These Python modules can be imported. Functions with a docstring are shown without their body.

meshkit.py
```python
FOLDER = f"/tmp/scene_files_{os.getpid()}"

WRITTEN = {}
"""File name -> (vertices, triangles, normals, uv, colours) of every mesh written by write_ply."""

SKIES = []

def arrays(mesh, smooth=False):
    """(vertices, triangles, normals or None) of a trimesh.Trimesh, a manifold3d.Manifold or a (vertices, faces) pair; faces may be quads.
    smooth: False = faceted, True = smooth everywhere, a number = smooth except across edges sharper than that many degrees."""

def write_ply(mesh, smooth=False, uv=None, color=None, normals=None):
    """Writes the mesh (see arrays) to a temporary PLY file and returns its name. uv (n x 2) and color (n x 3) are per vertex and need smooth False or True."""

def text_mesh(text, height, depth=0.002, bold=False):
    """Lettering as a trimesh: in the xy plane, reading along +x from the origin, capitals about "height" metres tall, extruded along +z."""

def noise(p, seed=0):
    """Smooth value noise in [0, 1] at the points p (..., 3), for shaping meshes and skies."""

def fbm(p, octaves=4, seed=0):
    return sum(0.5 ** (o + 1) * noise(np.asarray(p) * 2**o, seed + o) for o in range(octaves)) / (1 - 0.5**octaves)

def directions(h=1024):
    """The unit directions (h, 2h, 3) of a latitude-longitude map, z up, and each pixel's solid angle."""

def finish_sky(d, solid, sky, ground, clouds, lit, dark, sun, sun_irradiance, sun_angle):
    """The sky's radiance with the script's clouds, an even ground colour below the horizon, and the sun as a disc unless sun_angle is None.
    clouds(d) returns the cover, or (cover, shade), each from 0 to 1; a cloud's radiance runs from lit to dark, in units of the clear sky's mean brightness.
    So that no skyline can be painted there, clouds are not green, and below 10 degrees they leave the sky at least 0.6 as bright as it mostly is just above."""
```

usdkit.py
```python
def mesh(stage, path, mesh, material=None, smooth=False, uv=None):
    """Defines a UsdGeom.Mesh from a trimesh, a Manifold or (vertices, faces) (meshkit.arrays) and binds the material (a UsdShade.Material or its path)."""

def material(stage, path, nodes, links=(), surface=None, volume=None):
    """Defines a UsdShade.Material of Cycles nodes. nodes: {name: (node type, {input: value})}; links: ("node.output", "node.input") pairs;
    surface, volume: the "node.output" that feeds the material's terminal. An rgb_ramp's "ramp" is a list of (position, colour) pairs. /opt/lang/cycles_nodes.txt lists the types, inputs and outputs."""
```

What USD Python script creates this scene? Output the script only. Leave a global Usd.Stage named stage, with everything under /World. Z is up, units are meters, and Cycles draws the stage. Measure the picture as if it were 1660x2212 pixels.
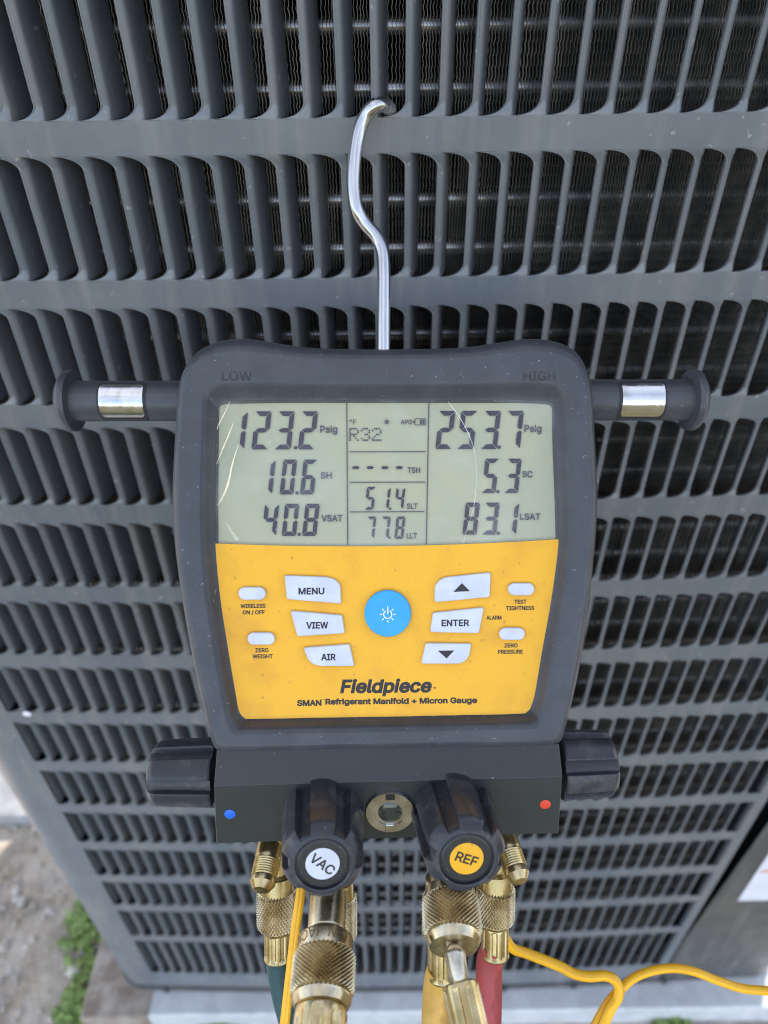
import math, random
import numpy as np, trimesh, usdkit, meshkit
import manifold3d as m3
from shapely.geometry import Polygon, Point, box as sbox
from shapely import affinity
from pxr import Usd, UsdGeom, UsdLux, UsdShade, Gf, Sdf

random.seed(7); rng = np.random.default_rng(7)
stage = Usd.Stage.CreateInMemory()
UsdGeom.SetStageUpAxis(stage, "Z"); UsdGeom.SetStageMetersPerUnit(stage, 1.0)
UsdGeom.Xform.Define(stage, "/World"); UsdGeom.Scope.Define(stage, "/World/Looks")

# ------------------------------------------------------------------ camera, sky, sun, exposure
FP, CXP, CYP = 1534.0, 830.0, 1106.0                 # focal length and centre of the photo, in its 1660 x 2212 measure
PITCH, ROLL = math.radians(38.24), math.radians(.75)
BASE_Z = .06
CAM = np.array([0, -.41, BASE_Z + 1.278])
R0, U0 = np.array([1., 0, 0]), np.array([0, math.sin(PITCH), math.cos(PITCH)])
FW = np.array([0, math.cos(PITCH), -math.sin(PITCH)])
RR = math.cos(ROLL) * R0 - math.sin(ROLL) * U0
UU = math.sin(ROLL) * R0 + math.cos(ROLL) * U0
BB = -FW
EXPOSURE = 1.45
cam = UsdGeom.Camera.Define(stage, "/World/camera")
cam.AddTransformOp().Set(Gf.Matrix4d(*RR, 0, *UU, 0, *BB, 0, *CAM, 1))
cam.CreateHorizontalApertureAttr(1660 / FP * 6.86); cam.CreateFocalLengthAttr(6.86)
cam.CreateFStopAttr(1.78); cam.CreateFocusDistanceAttr(.338); cam.CreateClippingRangeAttr((.02, 500))
cam.CreateExposureAttr(EXPOSURE)
SUN = np.array([.5, .86, 0]); SUN /= np.linalg.norm(SUN)
EL = math.radians(36); SUN = np.array([SUN[0] * math.cos(EL), SUN[1] * math.cos(EL), math.sin(EL)])
sm = usdkit.material(stage, "/World/Looks/sky", {
    "s": ("sky_texture", {"sky_type": "single_scattering", "sun_disc": False, "sun_elevation": EL, "sun_rotation": math.atan2(SUN[0], SUN[1]), "aerosol_density": 0.7}),
    "tc": ("texture_coordinate", {}), "n": ("noise_texture", {"scale": 2.2, "detail": 8, "roughness": .55, "distortion": .3}),
    "r": ("rgb_ramp", {"ramp": [(0, (.05, .05, .05)), (.4, (.12, .12, .12)), (.64, (.55, .55, .55)), (1, (.7, .7, .7))]}),
    "m": ("mix", {"mix_type": "mix", "color2": (5.9, 5.8, 5.9)}),
    "b": ("background_shader", {"strength": .13})}, [("tc.generated", "n.vector"), ("n.fac", "r.fac"), ("r.color", "m.fac"), ("s.color", "m.color1"), ("m.color", "b.color")], surface="b.background")
dome = UsdLux.DomeLight.Define(stage, "/World/sky")
UsdShade.MaterialBindingAPI.Apply(dome.GetPrim()).Bind(sm)
dome.GetPrim().SetCustomDataByKey("kind", "structure")
sun = UsdLux.DistantLight.Define(stage, "/World/sun")
zx = SUN; xx = np.cross([0, 0, 1], zx); xx /= np.linalg.norm(xx); yx = np.cross(zx, xx)
sun.AddTransformOp().Set(Gf.Matrix4d(*xx, 0, *yx, 0, *zx, 0, 0, 0, 10, 1))
sun.CreateIntensityAttr(.68); sun.CreateAngleAttr(.5); sun.CreateColorAttr(Gf.Vec3f(1, .9, .76))
sun.GetPrim().CreateAttribute("inputs:normalize", Sdf.ValueTypeNames.Bool).Set(True)

# ------------------------------------------------------------------ scene helpers
def numbered(parent, name):
    k, n = 0, name
    while stage.GetPrimAtPath(f"{parent}/{n}"):
        k += 1; n = f"{name}_{k:03d}"
    return f"{parent}/{n}"
def tag(prim, label=None, category=None, group=None, kind=None):
    for k, v in (("label", label), ("category", category), ("group", group), ("kind", kind)):
        if v: prim.SetCustomDataByKey(k, v)
    return prim
class Thing:
    def __init__(s, name, label, category, origin=(0, 0, 0), matrix=None, group=None, kind=None):
        s.path = numbered("/World", name); s.o = np.array(origin, float); s.m = matrix
        x = UsdGeom.Xform.Define(stage, s.path)
        if matrix is not None: x.AddTransformOp().Set(matrix)
        else: x.AddTranslateOp().Set(Gf.Vec3d(*map(float, origin)))
        tag(x.GetPrim(), label, category, group, kind)
    def part(s, name, mesh, mat, smooth=35, parent=None, label=None, kind=None):
        v, f = va(mesh)
        if s.m is None: v = v - s.o
        path = numbered(parent or s.path, name)
        p = usdkit.mesh(stage, path, (v, f), mat, smooth=smooth)
        if label or kind: tag(p.GetPrim(), label, kind=kind)
        return path
def va(mesh):
    if isinstance(mesh, tuple): 
        v, f = np.asarray(mesh[0], float), np.asarray(mesh[1], int)
        if f.shape[1] == 4: f = np.vstack([f[:, [0, 1, 2]], f[:, [0, 2, 3]]])
        return v, f
    if hasattr(mesh, "to_mesh"):
        m = mesh.to_mesh(); return np.array(m.vert_properties[:, :3], float), np.array(m.tri_verts, int)
    return np.array(mesh.vertices), np.array(mesh.faces)
def cat(meshes):
    vs, fs, n = [], [], 0
    for m in meshes:
        v, f = va(m); vs.append(v); fs.append(f + n); n += len(v)
    return np.vstack(vs), np.vstack(fs)
def solo(name, mesh, mat, label=None, category=None, smooth=35, kind=None, group=None):
    p = usdkit.mesh(stage, numbered("/World", name), va(mesh), mat, smooth=smooth)
    return tag(p.GetPrim(), label, category, group, kind)

# ------------------------------------------------------------------ materials
def mat(name, color, rough=.5, metal=0, color2=None, scale=40, mixlo=.4, mixhi=.6, bump=0, bscale=400, bdist=.001, specks=0, speck_col=(.5, .5, .5), speck_scale=900,
        rvar=0, stretch=(1, 1, 1), spec=.5, coat=0, streak=0, streak_col=(.2, .19, .175)):
    nodes = {"tc": ("texture_coordinate", {}), "mp": ("mapping", {"scale": stretch}), "p": ("principled_bsdf", {"roughness": rough, "metallic": metal, "specular_ior_level": spec, "coat_weight": coat, "coat_roughness": .12})}
    links = [("tc.object", "mp.vector")]
    src = None
    if color2 is not None:
        nodes["n"] = ("noise_texture", {"scale": scale, "detail": 6, "roughness": .6})
        nodes["r"] = ("rgb_ramp", {"ramp": [(0, color), (mixlo, color), (mixhi, color2), (1, color2)]})
        links += [("mp.vector", "n.vector"), ("n.fac", "r.fac")]; src = "r.color"
    else:
        nodes["p"][1]["base_color"] = color
    if specks:
        nodes["n2"] = ("noise_texture", {"scale": speck_scale, "detail": 2, "roughness": .5})
        nodes["r2"] = ("rgb_ramp", {"ramp": [(0, (0, 0, 0)), (specks, (0, 0, 0)), (specks + .05, (1, 1, 1)), (1, (1, 1, 1))]})
        nodes["mx"] = ("mix", {"mix_type": "mix", "color1": color, "color2": speck_col})
        links += [("mp.vector", "n2.vector"), ("n2.fac", "r2.fac"), ("r2.color", "mx.fac")]
        if src: links.append((src, "mx.color1"))
        src = "mx.color"
    if streak:
        nodes["ms"] = ("mapping", {"scale": (1, 1, .1)}); nodes["ns"] = ("noise_texture", {"scale": 70, "detail": 5, "roughness": .65})
        nodes["rs"] = ("rgb_ramp", {"ramp": [(0, (0, 0, 0)), (.5, (0, 0, 0)), (.72, (streak,) * 3), (1, (streak,) * 3)]})
        nodes["xs"] = ("mix", {"mix_type": "mix", "color1": color, "color2": streak_col})
        links += [("tc.object", "ms.vector"), ("ms.vector", "ns.vector"), ("ns.fac", "rs.fac"), ("rs.color", "xs.fac")]
        if src: links.append((src, "xs.color1"))
        src = "xs.color"
    if src: links.append((src, "p.base_color"))
    if rvar:
        nodes["n3"] = ("noise_texture", {"scale": scale * 1.7, "detail": 5, "roughness": .65})
        nodes["mr"] = ("map_range", {"from_min": .3, "from_max": .7, "to_min": max(.02, rough - rvar), "to_max": rough + rvar})
        links += [("mp.vector", "n3.vector"), ("n3.fac", "mr.value"), ("mr.result", "p.roughness")]
    if bump:
        nodes["nb"] = ("noise_texture", {"scale": bscale, "detail": 4, "roughness": .6})
        nodes["bp"] = ("bump", {"strength": bump, "distance": bdist})
        links += [("mp.vector", "nb.vector"), ("nb.fac", "bp.height"), ("bp.normal", "p.normal")]
    return usdkit.material(stage, "/World/Looks/" + name, nodes, links, surface="p.BSDF")

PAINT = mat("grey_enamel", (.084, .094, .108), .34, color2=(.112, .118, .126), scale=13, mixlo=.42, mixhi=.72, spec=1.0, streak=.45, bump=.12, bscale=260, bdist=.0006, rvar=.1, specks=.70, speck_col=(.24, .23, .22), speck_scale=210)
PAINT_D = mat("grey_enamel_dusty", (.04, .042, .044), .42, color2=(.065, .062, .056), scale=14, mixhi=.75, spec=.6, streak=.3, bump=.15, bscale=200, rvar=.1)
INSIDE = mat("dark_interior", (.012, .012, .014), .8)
FIN = mat("coil_fin", (.15, .142, .135), .42, metal=.6, color2=(.27, .245, .21), scale=60, rvar=.1)
TUBE = mat("coil_tube", (.32, .32, .34), .25, metal=.9, color2=(.2, .19, .2), scale=90)
RUBBER = mat("charcoal_rubber", (.034, .036, .042), .36, color2=(.05, .051, .058), scale=60, mixlo=.4, mixhi=.75, bump=.22, bscale=1600, bdist=.0004, specks=.71, speck_col=(.2, .2, .21), speck_scale=620, rvar=.1)
RUBBER_IN = mat("engraved_black", (.018, .018, .021), .6)
KNOBM = mat("knob_plastic", (.02, .021, .026), .34, color2=(.04, .039, .043), scale=95, mixlo=.53, mixhi=.6, bump=.15, bscale=900, bdist=.0003, specks=.74, speck_col=(.16, .15, .15), speck_scale=500, rvar=.14)
KNOBR = mat("ring_black_gloss", (.012, .012, .013), .25, specks=.7, speck_col=(.35, .34, .32), speck_scale=1500)
BLOCK = mat("anodised_black", (.014, .017, .018), .3, color2=(.017, .02, .021), scale=50, bump=.18, bscale=2600, bdist=.0002, specks=.76, speck_col=(.3, .31, .31), speck_scale=520, spec=.7)
YELLOW = mat("keypad_yellow", (.72, .36, .012), .36, color2=(.55, .25, .018), scale=42, mixlo=.5, mixhi=.82, bump=.06, bscale=1500, bdist=.0002, specks=.70, speck_col=(.45, .23, .03), speck_scale=300, rvar=.12)
BUTTON = mat("button_grey", (.53, .54, .61), .45, color2=(.47, .48, .54), scale=90, bump=.05, bscale=1500, bdist=.0002)
BLUE = mat("button_blue", (.03, .31, .66), .42, color2=(.025, .28, .6), scale=90)
WHITE = mat("print_white", (.8, .82, .84), .5)
INK = mat("print_black", (.012, .011, .012), .5)
LCDINK = mat("lcd_segment", (.012, .008, .026), .45)
LCDLAB = mat("lcd_label", (.04, .035, .06), .45)
LCD = mat("lcd_back", (.37, .36, .235), .55, color2=(.33, .335, .235), scale=22, bump=.03, bscale=2400, bdist=.0002)
CHROME = mat("polished_steel", (.62, .62, .64), .2, metal=1, color2=(.5, .5, .51), scale=120, rvar=.08, stretch=(1, .15, 1), bump=.05, bscale=700, bdist=.0003)
SOLDER = mat("worn_steel", (.5, .49, .49), .45, metal=.6, bump=.6, bscale=900, bdist=.0008)
MAGNET = mat("magnet_nickel", (.72, .72, .72), .16, metal=1, color2=(.5, .46, .42), scale=80, mixlo=.52, mixhi=.7, rvar=.08, bump=.2, bscale=500, bdist=.0003)
BRASS = mat("brass", (.63, .51, .29), .26, metal=1, color2=(.42, .32, .15), scale=70, rvar=.1, bump=.05, bscale=900, bdist=.0003)
BRASS_L = mat("brass_pale", (.7, .61, .43), .27, metal=1, color2=(.5, .41, .26), scale=90, rvar=.1)
BRASS_D = mat("brass_dark", (.2, .14, .06), .45, metal=1)
NICKEL = mat("nickel_ring", (.62, .62, .62), .2, metal=1, color2=(.47, .44, .41), scale=100, rvar=.1, bump=.1, bscale=900, bdist=.0003)
GLASSD = mat("sight_glass", (.014, .02, .019), .06, coat=1)
TEAL = mat("hose_teal", (.014, .05, .055), .5, color2=(.02, .06, .066), scale=120, bump=.2, bscale=900, bdist=.0004)
BLACKH = mat("hose_black", (.012, .014, .02), .45, bump=.2, bscale=900, bdist=.0004)
YHOSE = mat("hose_yellow", (.58, .34, .07), .5, color2=(.5, .28, .05), scale=110, bump=.2, bscale=900, bdist=.0004)
RHOSE = mat("hose_red", (.36, .05, .05), .5, color2=(.29, .045, .045), scale=110, bump=.2, bscale=900, bdist=.0004)
CABLE = mat("cable_yellow", (.86, .45, .012), .32, color2=(.8, .4, .01), scale=60)
DOTB = mat("dot_blue", (.02, .14, .7), .35)
DOTR = mat("dot_red", (.7, .06, .03), .4, bump=.5, bscale=900, bdist=.0006)
CONC = mat("concrete", (.34, .35, .365), .85, color2=(.26, .265, .275), scale=26, bump=.5, bscale=160, bdist=.002, specks=.68, speck_col=(.2, .2, .2), speck_scale=220)
CONC_L = mat("pale_concrete", (.6, .61, .63), .85, color2=(.5, .51, .53), scale=26, bump=.5, bscale=160, bdist=.002, specks=.68, speck_col=(.3, .3, .3), speck_scale=220)
CONC_W = mat("stained_concrete", (.38, .33, .28), .9, color2=(.22, .17, .13), scale=30, bump=.6, bscale=140, bdist=.003)
DIRT = mat("dirt", (.36, .305, .25), .95, color2=(.56, .485, .405), scale=16, bump=1, bscale=110, bdist=.004, specks=.62, speck_col=(.6, .54, .46), speck_scale=90)
LEAF = mat("leaf", (.13, .22, .045), .5, color2=(.26, .34, .1), scale=60)
STRAW = mat("straw", (.45, .37, .25), .8)
STONE = mat("pebble", (.55, .51, .46), .9, color2=(.38, .34, .3), scale=60)
PAPER = mat("white_label", (.72, .7, .78), .5, color2=(.66, .65, .72), scale=30)
ORANGE = mat("orange_ink", (.65, .17, .05), .5)
GLASS = usdkit.material(stage, "/World/Looks/lens", {"t": ("transparent_bsdf", {"color": (.97, .98, .97)}), "g": ("glossy_bsdf", {"roughness": .07, "color": (1, 1, 1)}),
    "w": ("layer_weight", {"blend": .5}), "p": ("math", {"math_type": "power", "value2": 5.0}), "q": ("math", {"math_type": "multiply_add", "value2": .9, "value3": .036}),
    "m": ("mix_closure", {}), "m2": ("mix_closure", {}), "d": ("diffuse_bsdf", {"color": (.62, .62, .6)}), "tc": ("texture_coordinate", {}), "n": ("noise_texture", {"scale": 28, "detail": 5, "roughness": .6}),
    "r": ("rgb_ramp", {"ramp": [(0, (.0, .0, .0)), (.5, (0, 0, 0)), (.75, (.06, .06, .06)), (1, (.08, .08, .08))]}), "n2": ("noise_texture", {"scale": 1100, "detail": 2}),
    "r2": ("rgb_ramp", {"ramp": [(0, (0, 0, 0)), (.72, (0, 0, 0)), (.77, (.4, .4, .4)), (1, (.4, .4, .4))]}), "mm": ("mix", {"mix_type": "add", "fac": 1.0})}, [("w.facing", "p.value1"), ("p.value", "q.value1"), ("q.value", "m.fac"), ("t.BSDF", "m.closure1"), ("g.BSDF", "m.closure2"),
    ("tc.object", "n.vector"), ("n.fac", "r.fac"), ("tc.object", "n2.vector"), ("n2.fac", "r2.fac"), ("r.color", "mm.color1"), ("r2.color", "mm.color2"), ("mm.color", "m2.fac"), ("m.closure", "m2.closure1"), ("d.BSDF", "m2.closure2")], surface="m2.closure")
def clearline(name, col, k):
    return usdkit.material(stage, "/World/Looks/" + name, {"t": ("transparent_bsdf", {}), "d": ("principled_bsdf", {"base_color": col, "roughness": .6}), "m": ("mix_closure", {"fac": k})},
        [("t.BSDF", "m.closure1"), ("d.BSDF", "m.closure2")], surface="m.closure")
CRACK = clearline("crack_line", (.75, .75, .7), .17); SCRATCH = clearline("scratch_amber", (.78, .6, .4), .26)

# ------------------------------------------------------------------ mesh helpers
def frame(axis, up=(0, 0, 1)):
    a = np.asarray(axis, float); a = a / np.linalg.norm(a); u = np.asarray(up, float)
    if abs(a @ u) > .95: u = np.array([1., 0, 0])
    x = np.cross(u, a); x /= np.linalg.norm(x)
    return x, np.cross(a, x), a
def grid_faces(nr, nc, wrap):
    i = np.arange(nr - 1)[:, None]; j = np.arange(nc if wrap else nc - 1)[None]
    k = (j + 1) % nc
    return np.stack([i * nc + j, i * nc + k, (i + 1) * nc + k, (i + 1) * nc + j], -1).reshape(-1, 4)
def lathe(p0, axis, prof, seg=48, up=(0, 0, 1), mod=None, ang0=0):
    """prof: (radius, height) pairs along axis from p0; mod(theta, h_index) scales radii."""
    x, y, a = frame(axis, up); th = np.linspace(0, 2 * np.pi, seg, endpoint=False) + ang0
    rows = []
    for i, (r, h) in enumerate(prof):
        rr = r * (mod(th, i) if mod else 1) * np.ones(seg)
        rows.append(p0 + np.outer(rr * np.cos(th), x) + np.outer(rr * np.sin(th), y) + a * h)
    v = np.vstack(rows); f = grid_faces(len(prof), seg, True)
    t = np.vstack([f[:, [0, 1, 2]], f[:, [0, 2, 3]]]).tolist()
    n = len(v); v = np.vstack([v, rows[0].mean(0), rows[-1].mean(0)]); b = (len(prof) - 1) * seg
    for j in range(seg):
        k = (j + 1) % seg
        t.append([n, k, j]); t.append([n + 1, b + j, b + k])
    return v, np.array(t)
def knurl(p0, axis, R, H, n=44, rows=10, amp=.0006, up=(0, 0, 1), endround=.0012):
    x, y, a = frame(axis, up); S = n * 6; nh = rows * 6 + 1
    th = np.linspace(0, 2 * np.pi, S, endpoint=False); h = np.linspace(0, H, nh)
    T, Hh = np.meshgrid(th, h); q = T * n / (2 * np.pi); w = Hh / H * rows
    tri = lambda s: 1 - 2 * np.abs((s % 1) - .5)
    d = np.minimum(tri(q + w), tri(q - w)) ** .9
    e = np.minimum(Hh, H - Hh); rr = R - amp + 2 * amp * (d * 1.0) - np.clip(endround - e, 0, None) * .8
    v = (p0 + rr[..., None] * (np.cos(T)[..., None] * x + np.sin(T)[..., None] * y) + Hh[..., None] * a).reshape(-1, 3)
    return v, grid_faces(nh, S, True)
def spline(pts, n, closed=False):
    P = np.asarray(pts, float); N = len(P)
    if closed: Q = np.vstack([P[-1], P, P[:2]]); segs = N
    else: Q = np.vstack([2 * P[0] - P[1], P, 2 * P[-1] - P[-2]]); segs = N - 1
    t = np.linspace(0, segs, n, endpoint=not closed); i = np.minimum(t.astype(int), segs - 1); u = (t - i)[:, None]
    a, b, c, d = Q[i], Q[i + 1], Q[i + 2], Q[i + 3]
    return .5 * (2 * b + (c - a) * u + (2 * a - 5 * b + 4 * c - d) * u ** 2 + (3 * b - a - 3 * c + d) * u ** 3)
def tube(path, r, seg=16, flat=None, fdir=None):
    P = np.asarray(path, float); n = len(P); r = np.broadcast_to(r, n)
    T = np.gradient(P, axis=0); T /= np.linalg.norm(T, axis=1)[:, None]
    x, _, _ = frame(T[0]); rows = []; th = np.linspace(0, 2 * np.pi, seg, endpoint=False)
    for i in range(n):
        if fdir is not None: x = np.asarray(fdir, float)
        x = x - T[i] * (x @ T[i]); x /= np.linalg.norm(x); y = np.cross(T[i], x)
        k = flat or 1
        rows.append(P[i] + r[i] * (np.outer(np.cos(th), x) + np.outer(np.sin(th) * k, y)))
    v = np.vstack(rows); f = grid_faces(n, seg, True); t = np.vstack([f[:, [0, 1, 2]], f[:, [0, 2, 3]]]).tolist()
    m = len(v); v = np.vstack([v, P[0], P[-1]]); b = (n - 1) * seg
    for j in range(seg):
        k2 = (j + 1) % seg; t.append([m, k2, j]); t.append([m + 1, b + j, b + k2])
    return v, np.array(t)
def hexferrule(p0, axis, R, H, up=(0, 0, 1), n=8, ang0=.2, dent=.1):
    """crimped hose ferrule: round ends, flat-sided recesses between."""
    m = lambda th, i: 1 - (dent * np.clip(np.cos(n * (th - ang0)) * 1.6 + .35, 0, 1) if 3 <= i <= 8 else 0)
    pr = [(R * .8, 0), (R * .97, H * .03), (R, H * .08), (R, H * .13), (R, H * .17), (R, H * .35), (R, H * .6), (R, H * .78), (R, H * .83), (R, H * .88), (R * 1.03, H * .94), (R * .98, H * .985), (R * .85, H)]
    return lathe(p0, axis, pr, 96, up, m)
def extr(poly, z0, z1):
    gs = getattr(poly, "geoms", [poly]); out = []
    for g in gs:
        if g.is_empty or g.geom_type != "Polygon": continue
        m = trimesh.creation.extrude_polygon(g, z1 - z0, engine="earcut"); m.apply_translation([0, 0, z0]); out.append(m)
    return cat(out)
def raised(poly, z0, z1, b, n=72, dome=0):
    """a plate with a softly rounded upper edge."""
    ring = poly.exterior; P = np.array([ring.interpolate(t, normalized=True).coords[0] for t in np.linspace(0, 1, n, endpoint=False)])
    if not ring.is_ccw: P = P[::-1]
    T = np.roll(P, -1, 0) - np.roll(P, 1, 0); T /= np.linalg.norm(T, axis=1)[:, None]; N = np.stack([-T[:, 1], T[:, 0]], 1)
    c = P.mean(0); rows = []
    for k, (ins, z) in enumerate([(0, z0), (0, z1 - b), (b * .12, z1 - b * .5), (b * .4, z1 - b * .15), (b, z1)]):
        rows.append(np.column_stack([P + N * ins, np.full(n, z)]))
    if dome:
        for q in (.75, .5, .25): rows.append(np.column_stack([c + (P + N * b - c) * q, np.full(n, z1 + dome * (1 - q * q))]))
    v = np.vstack(rows); f = grid_faces(len(rows), n, True); t = np.vstack([f[:, [0, 1, 2]], f[:, [0, 2, 3]]]).tolist()
    m = len(v); v = np.vstack([v, [*c, z1 + dome]]); base = (len(rows) - 1) * n
    for j in range(n): t.append([m, base + j, base + (j + 1) % n])
    return v, np.array(t)
def rpoly(pts, r):
    return Polygon(pts).buffer(-r, join_style=1).buffer(r, join_style=1, quad_segs=8) if r else Polygon(pts)
def rbox(pts, r):
    """rounded convex solid: hull of little balls at the corners."""
    s = trimesh.creation.icosphere(2, r); c = np.mean(pts, 0); P = []
    for p in np.asarray(pts, float):
        d = np.sign(c - p) * r; P.append(s.vertices + p + d)
    return trimesh.Trimesh(np.vstack(P)).convex_hull

# ================================================================== GROUND, PADS
def ray(x, y):
    d = (x - CXP) / FP * RR - (y - CYP) / FP * UU + FW
    return d
def hit_z(x, y, z):
    d = ray(x, y); return CAM + d * ((z - CAM[2]) / d[2])
def hit_y(x, y, yy=0.):
    d = ray(x, y); return CAM + d * ((yy - CAM[1]) / d[1])

xs = np.concatenate([-np.geomspace(40, 1.3, 14), np.linspace(-1.2, 1.2, 150), np.geomspace(1.3, 40, 14)])
ys = np.concatenate([-np.geomspace(40, .75, 14), np.linspace(-.7, 1.2, 120), np.geomspace(1.3, 40, 12)])
X, Y = np.meshgrid(xs, ys)
near = np.clip(1.5 - np.hypot(X, Y), 0, 1)
Z = (meshkit.fbm(np.stack([X * 14, Y * 14, X * 0], -1), 5, 3) - .5) * .022 * near
LAWN = mat("lawn", (.05, .06, .022), .95, color2=(.17, .135, .075), scale=5, bump=1, bscale=60, bdist=.01)
solo("ground", (np.stack([X, Y, Z], -1).reshape(-1, 3), grid_faces(len(ys), len(xs), False)), DIRT, kind="structure", smooth=60)
def sheet(x0, x1, y0, y1, n, z):
    a, b = np.meshgrid(np.linspace(x0, x1, n), np.linspace(y0, y1, n)); return np.stack([a, b, z + (meshkit.fbm(np.stack([a * 9, b * 9, a * 0], -1), 3, 5) - .5) * .012 * (n > 60)], -1).reshape(-1, 3), grid_faces(n, n, False)
solo("lawn", cat([sheet(-.34, 1.6, -1.6, -.10, 90, .012), sheet(-40, 40, -40, -1.6, 40, .014), sheet(1.6, 40, -1.6, -.1, 20, .013), sheet(-40, -.34, -1.6, -.75, 20, .0135)]), LAWN, kind="structure", smooth=60)
PADF = hit_z(900, 2187, BASE_Z)[1]; PADL = hit_z(216, 2180, BASE_Z)[0]
def slab(x0, x1, y0, y1, z0, z1, r, seed, jit=.003):
    m = rbox([(x, y, z) for x in (x0, x1) for y in (y0, y1) for z in (z0, z1)], r)
    m = m.subdivide_to_size(.04); v = np.array(m.vertices)
    v += (np.stack([meshkit.fbm(v * 22, 3, seed + k) for k in range(3)], -1) - .5) * jit
    return v, np.array(m.faces)
solo("concrete_pad", slab(PADL, 1.3, PADF, 1.05, -.1, BASE_Z - .002, .004, 5), CONC_L, kind="structure")
solo("dirt_crust", slab(PADL - .03, PADL + .075, PADF - .004, .55, -.1, BASE_Z + .001, .006, 9, .012), CONC_W, kind="structure")
sl = hit_z(60, 1765, .03)
solo("concrete_path", slab(-2.6, sl[0] + .13, sl[1], sl[1] + 1.2, -.08, .03, .006, 11), CONC, kind="structure")

# ================================================================== CONDENSER UNIT
PER, DCAM = .0172, .41
def bulge(v):
    v = np.array(v, float); v[..., 1] += v[..., 0] ** 2 / 20.8; return v
ZC = CAM[2]
bandT = {k: .1819 + .2026 * k for k in range(-1, 12)}; bandT[12] = .1819 + .2026 * 12 + .035
bz = {k: ZC - DCAM * t for k, t in bandT.items()}       # band centre heights
HB = .0085                                              # half band
XPH = .0135; XL, XR = XPH - 22 * PER + .003, .4055
kc0, kc1 = -22, math.floor((XR - XPH) / PER) - 0
UNITX0, UNITX1, UNITZ1, UNITY1 = -.432, .61, 1.41, .78
unit = Thing("air_conditioner", "dark grey outdoor air conditioner with rows of louvered slots standing on the concrete pad", "air conditioner", (0, 0, BASE_Z))
def bandmesh(x0, x1, z0, z1, nx=40):
    prof = [(.0012, z0), (.0004, z0), (0, z0 + .0004), (0, z1 - .0004), (.0004, z1), (.0012, z1)]
    xs = np.linspace(x0, x1, nx); v = bulge(np.array([[(x, y, z) for x in xs] for y, z in prof]).reshape(-1, 3))
    return v, grid_faces(len(prof), nx, False)
# frame of the louver panel: left and right margins with the rounded corner
def margin(profile_xy, z0, z1):
    P = np.array(profile_xy); n = len(P)
    v = np.vstack([np.column_stack([P, np.full(n, z)]) for z in (z0, z1)])
    return v, grid_faces(2, n, False)
rc = .048; cx0 = UNITX0 + rc
arc = [(cx0 - rc * math.sin(a), rc - rc * math.cos(a) + cx0 ** 2 / 20.8) for a in np.linspace(0, math.pi / 2, 12)]
left_prof = [(UNITX0, UNITY1)] + [(UNITX0, y) for y in (.5, .2)] + arc[::-1] + [(-.37, .37 ** 2 / 20.8), (XL, XL ** 2 / 20.8), (XL, XL ** 2 / 20.8 + .006)]
ztop, zbot = bz[-1] + HB, BASE_Z + .012
panel = unit.part("louver_panel", margin(left_prof, zbot, UNITZ1 - .03), PAINT, 40)
XM = .4225
rp = [(XR + .004, .008 + .006), (XR + .004, .008), (XM - .001, .0082), (XM, .0092), (XM, .03)]
unit.part("side_strip", margin(rp, zbot, UNITZ1 - .03), PAINT, 30)
for k in range(-1, 13):
    unit.part("louver_band", bandmesh(XL, XR + .004, bz[k] - HB, bz[k] + HB), PAINT, 30, parent=panel)
zlow = ZC - DCAM * 2.955
unit.part("louver_band", bandmesh(XL, XR + .004, zbot, zlow), PAINT, 30, parent=panel)
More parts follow.
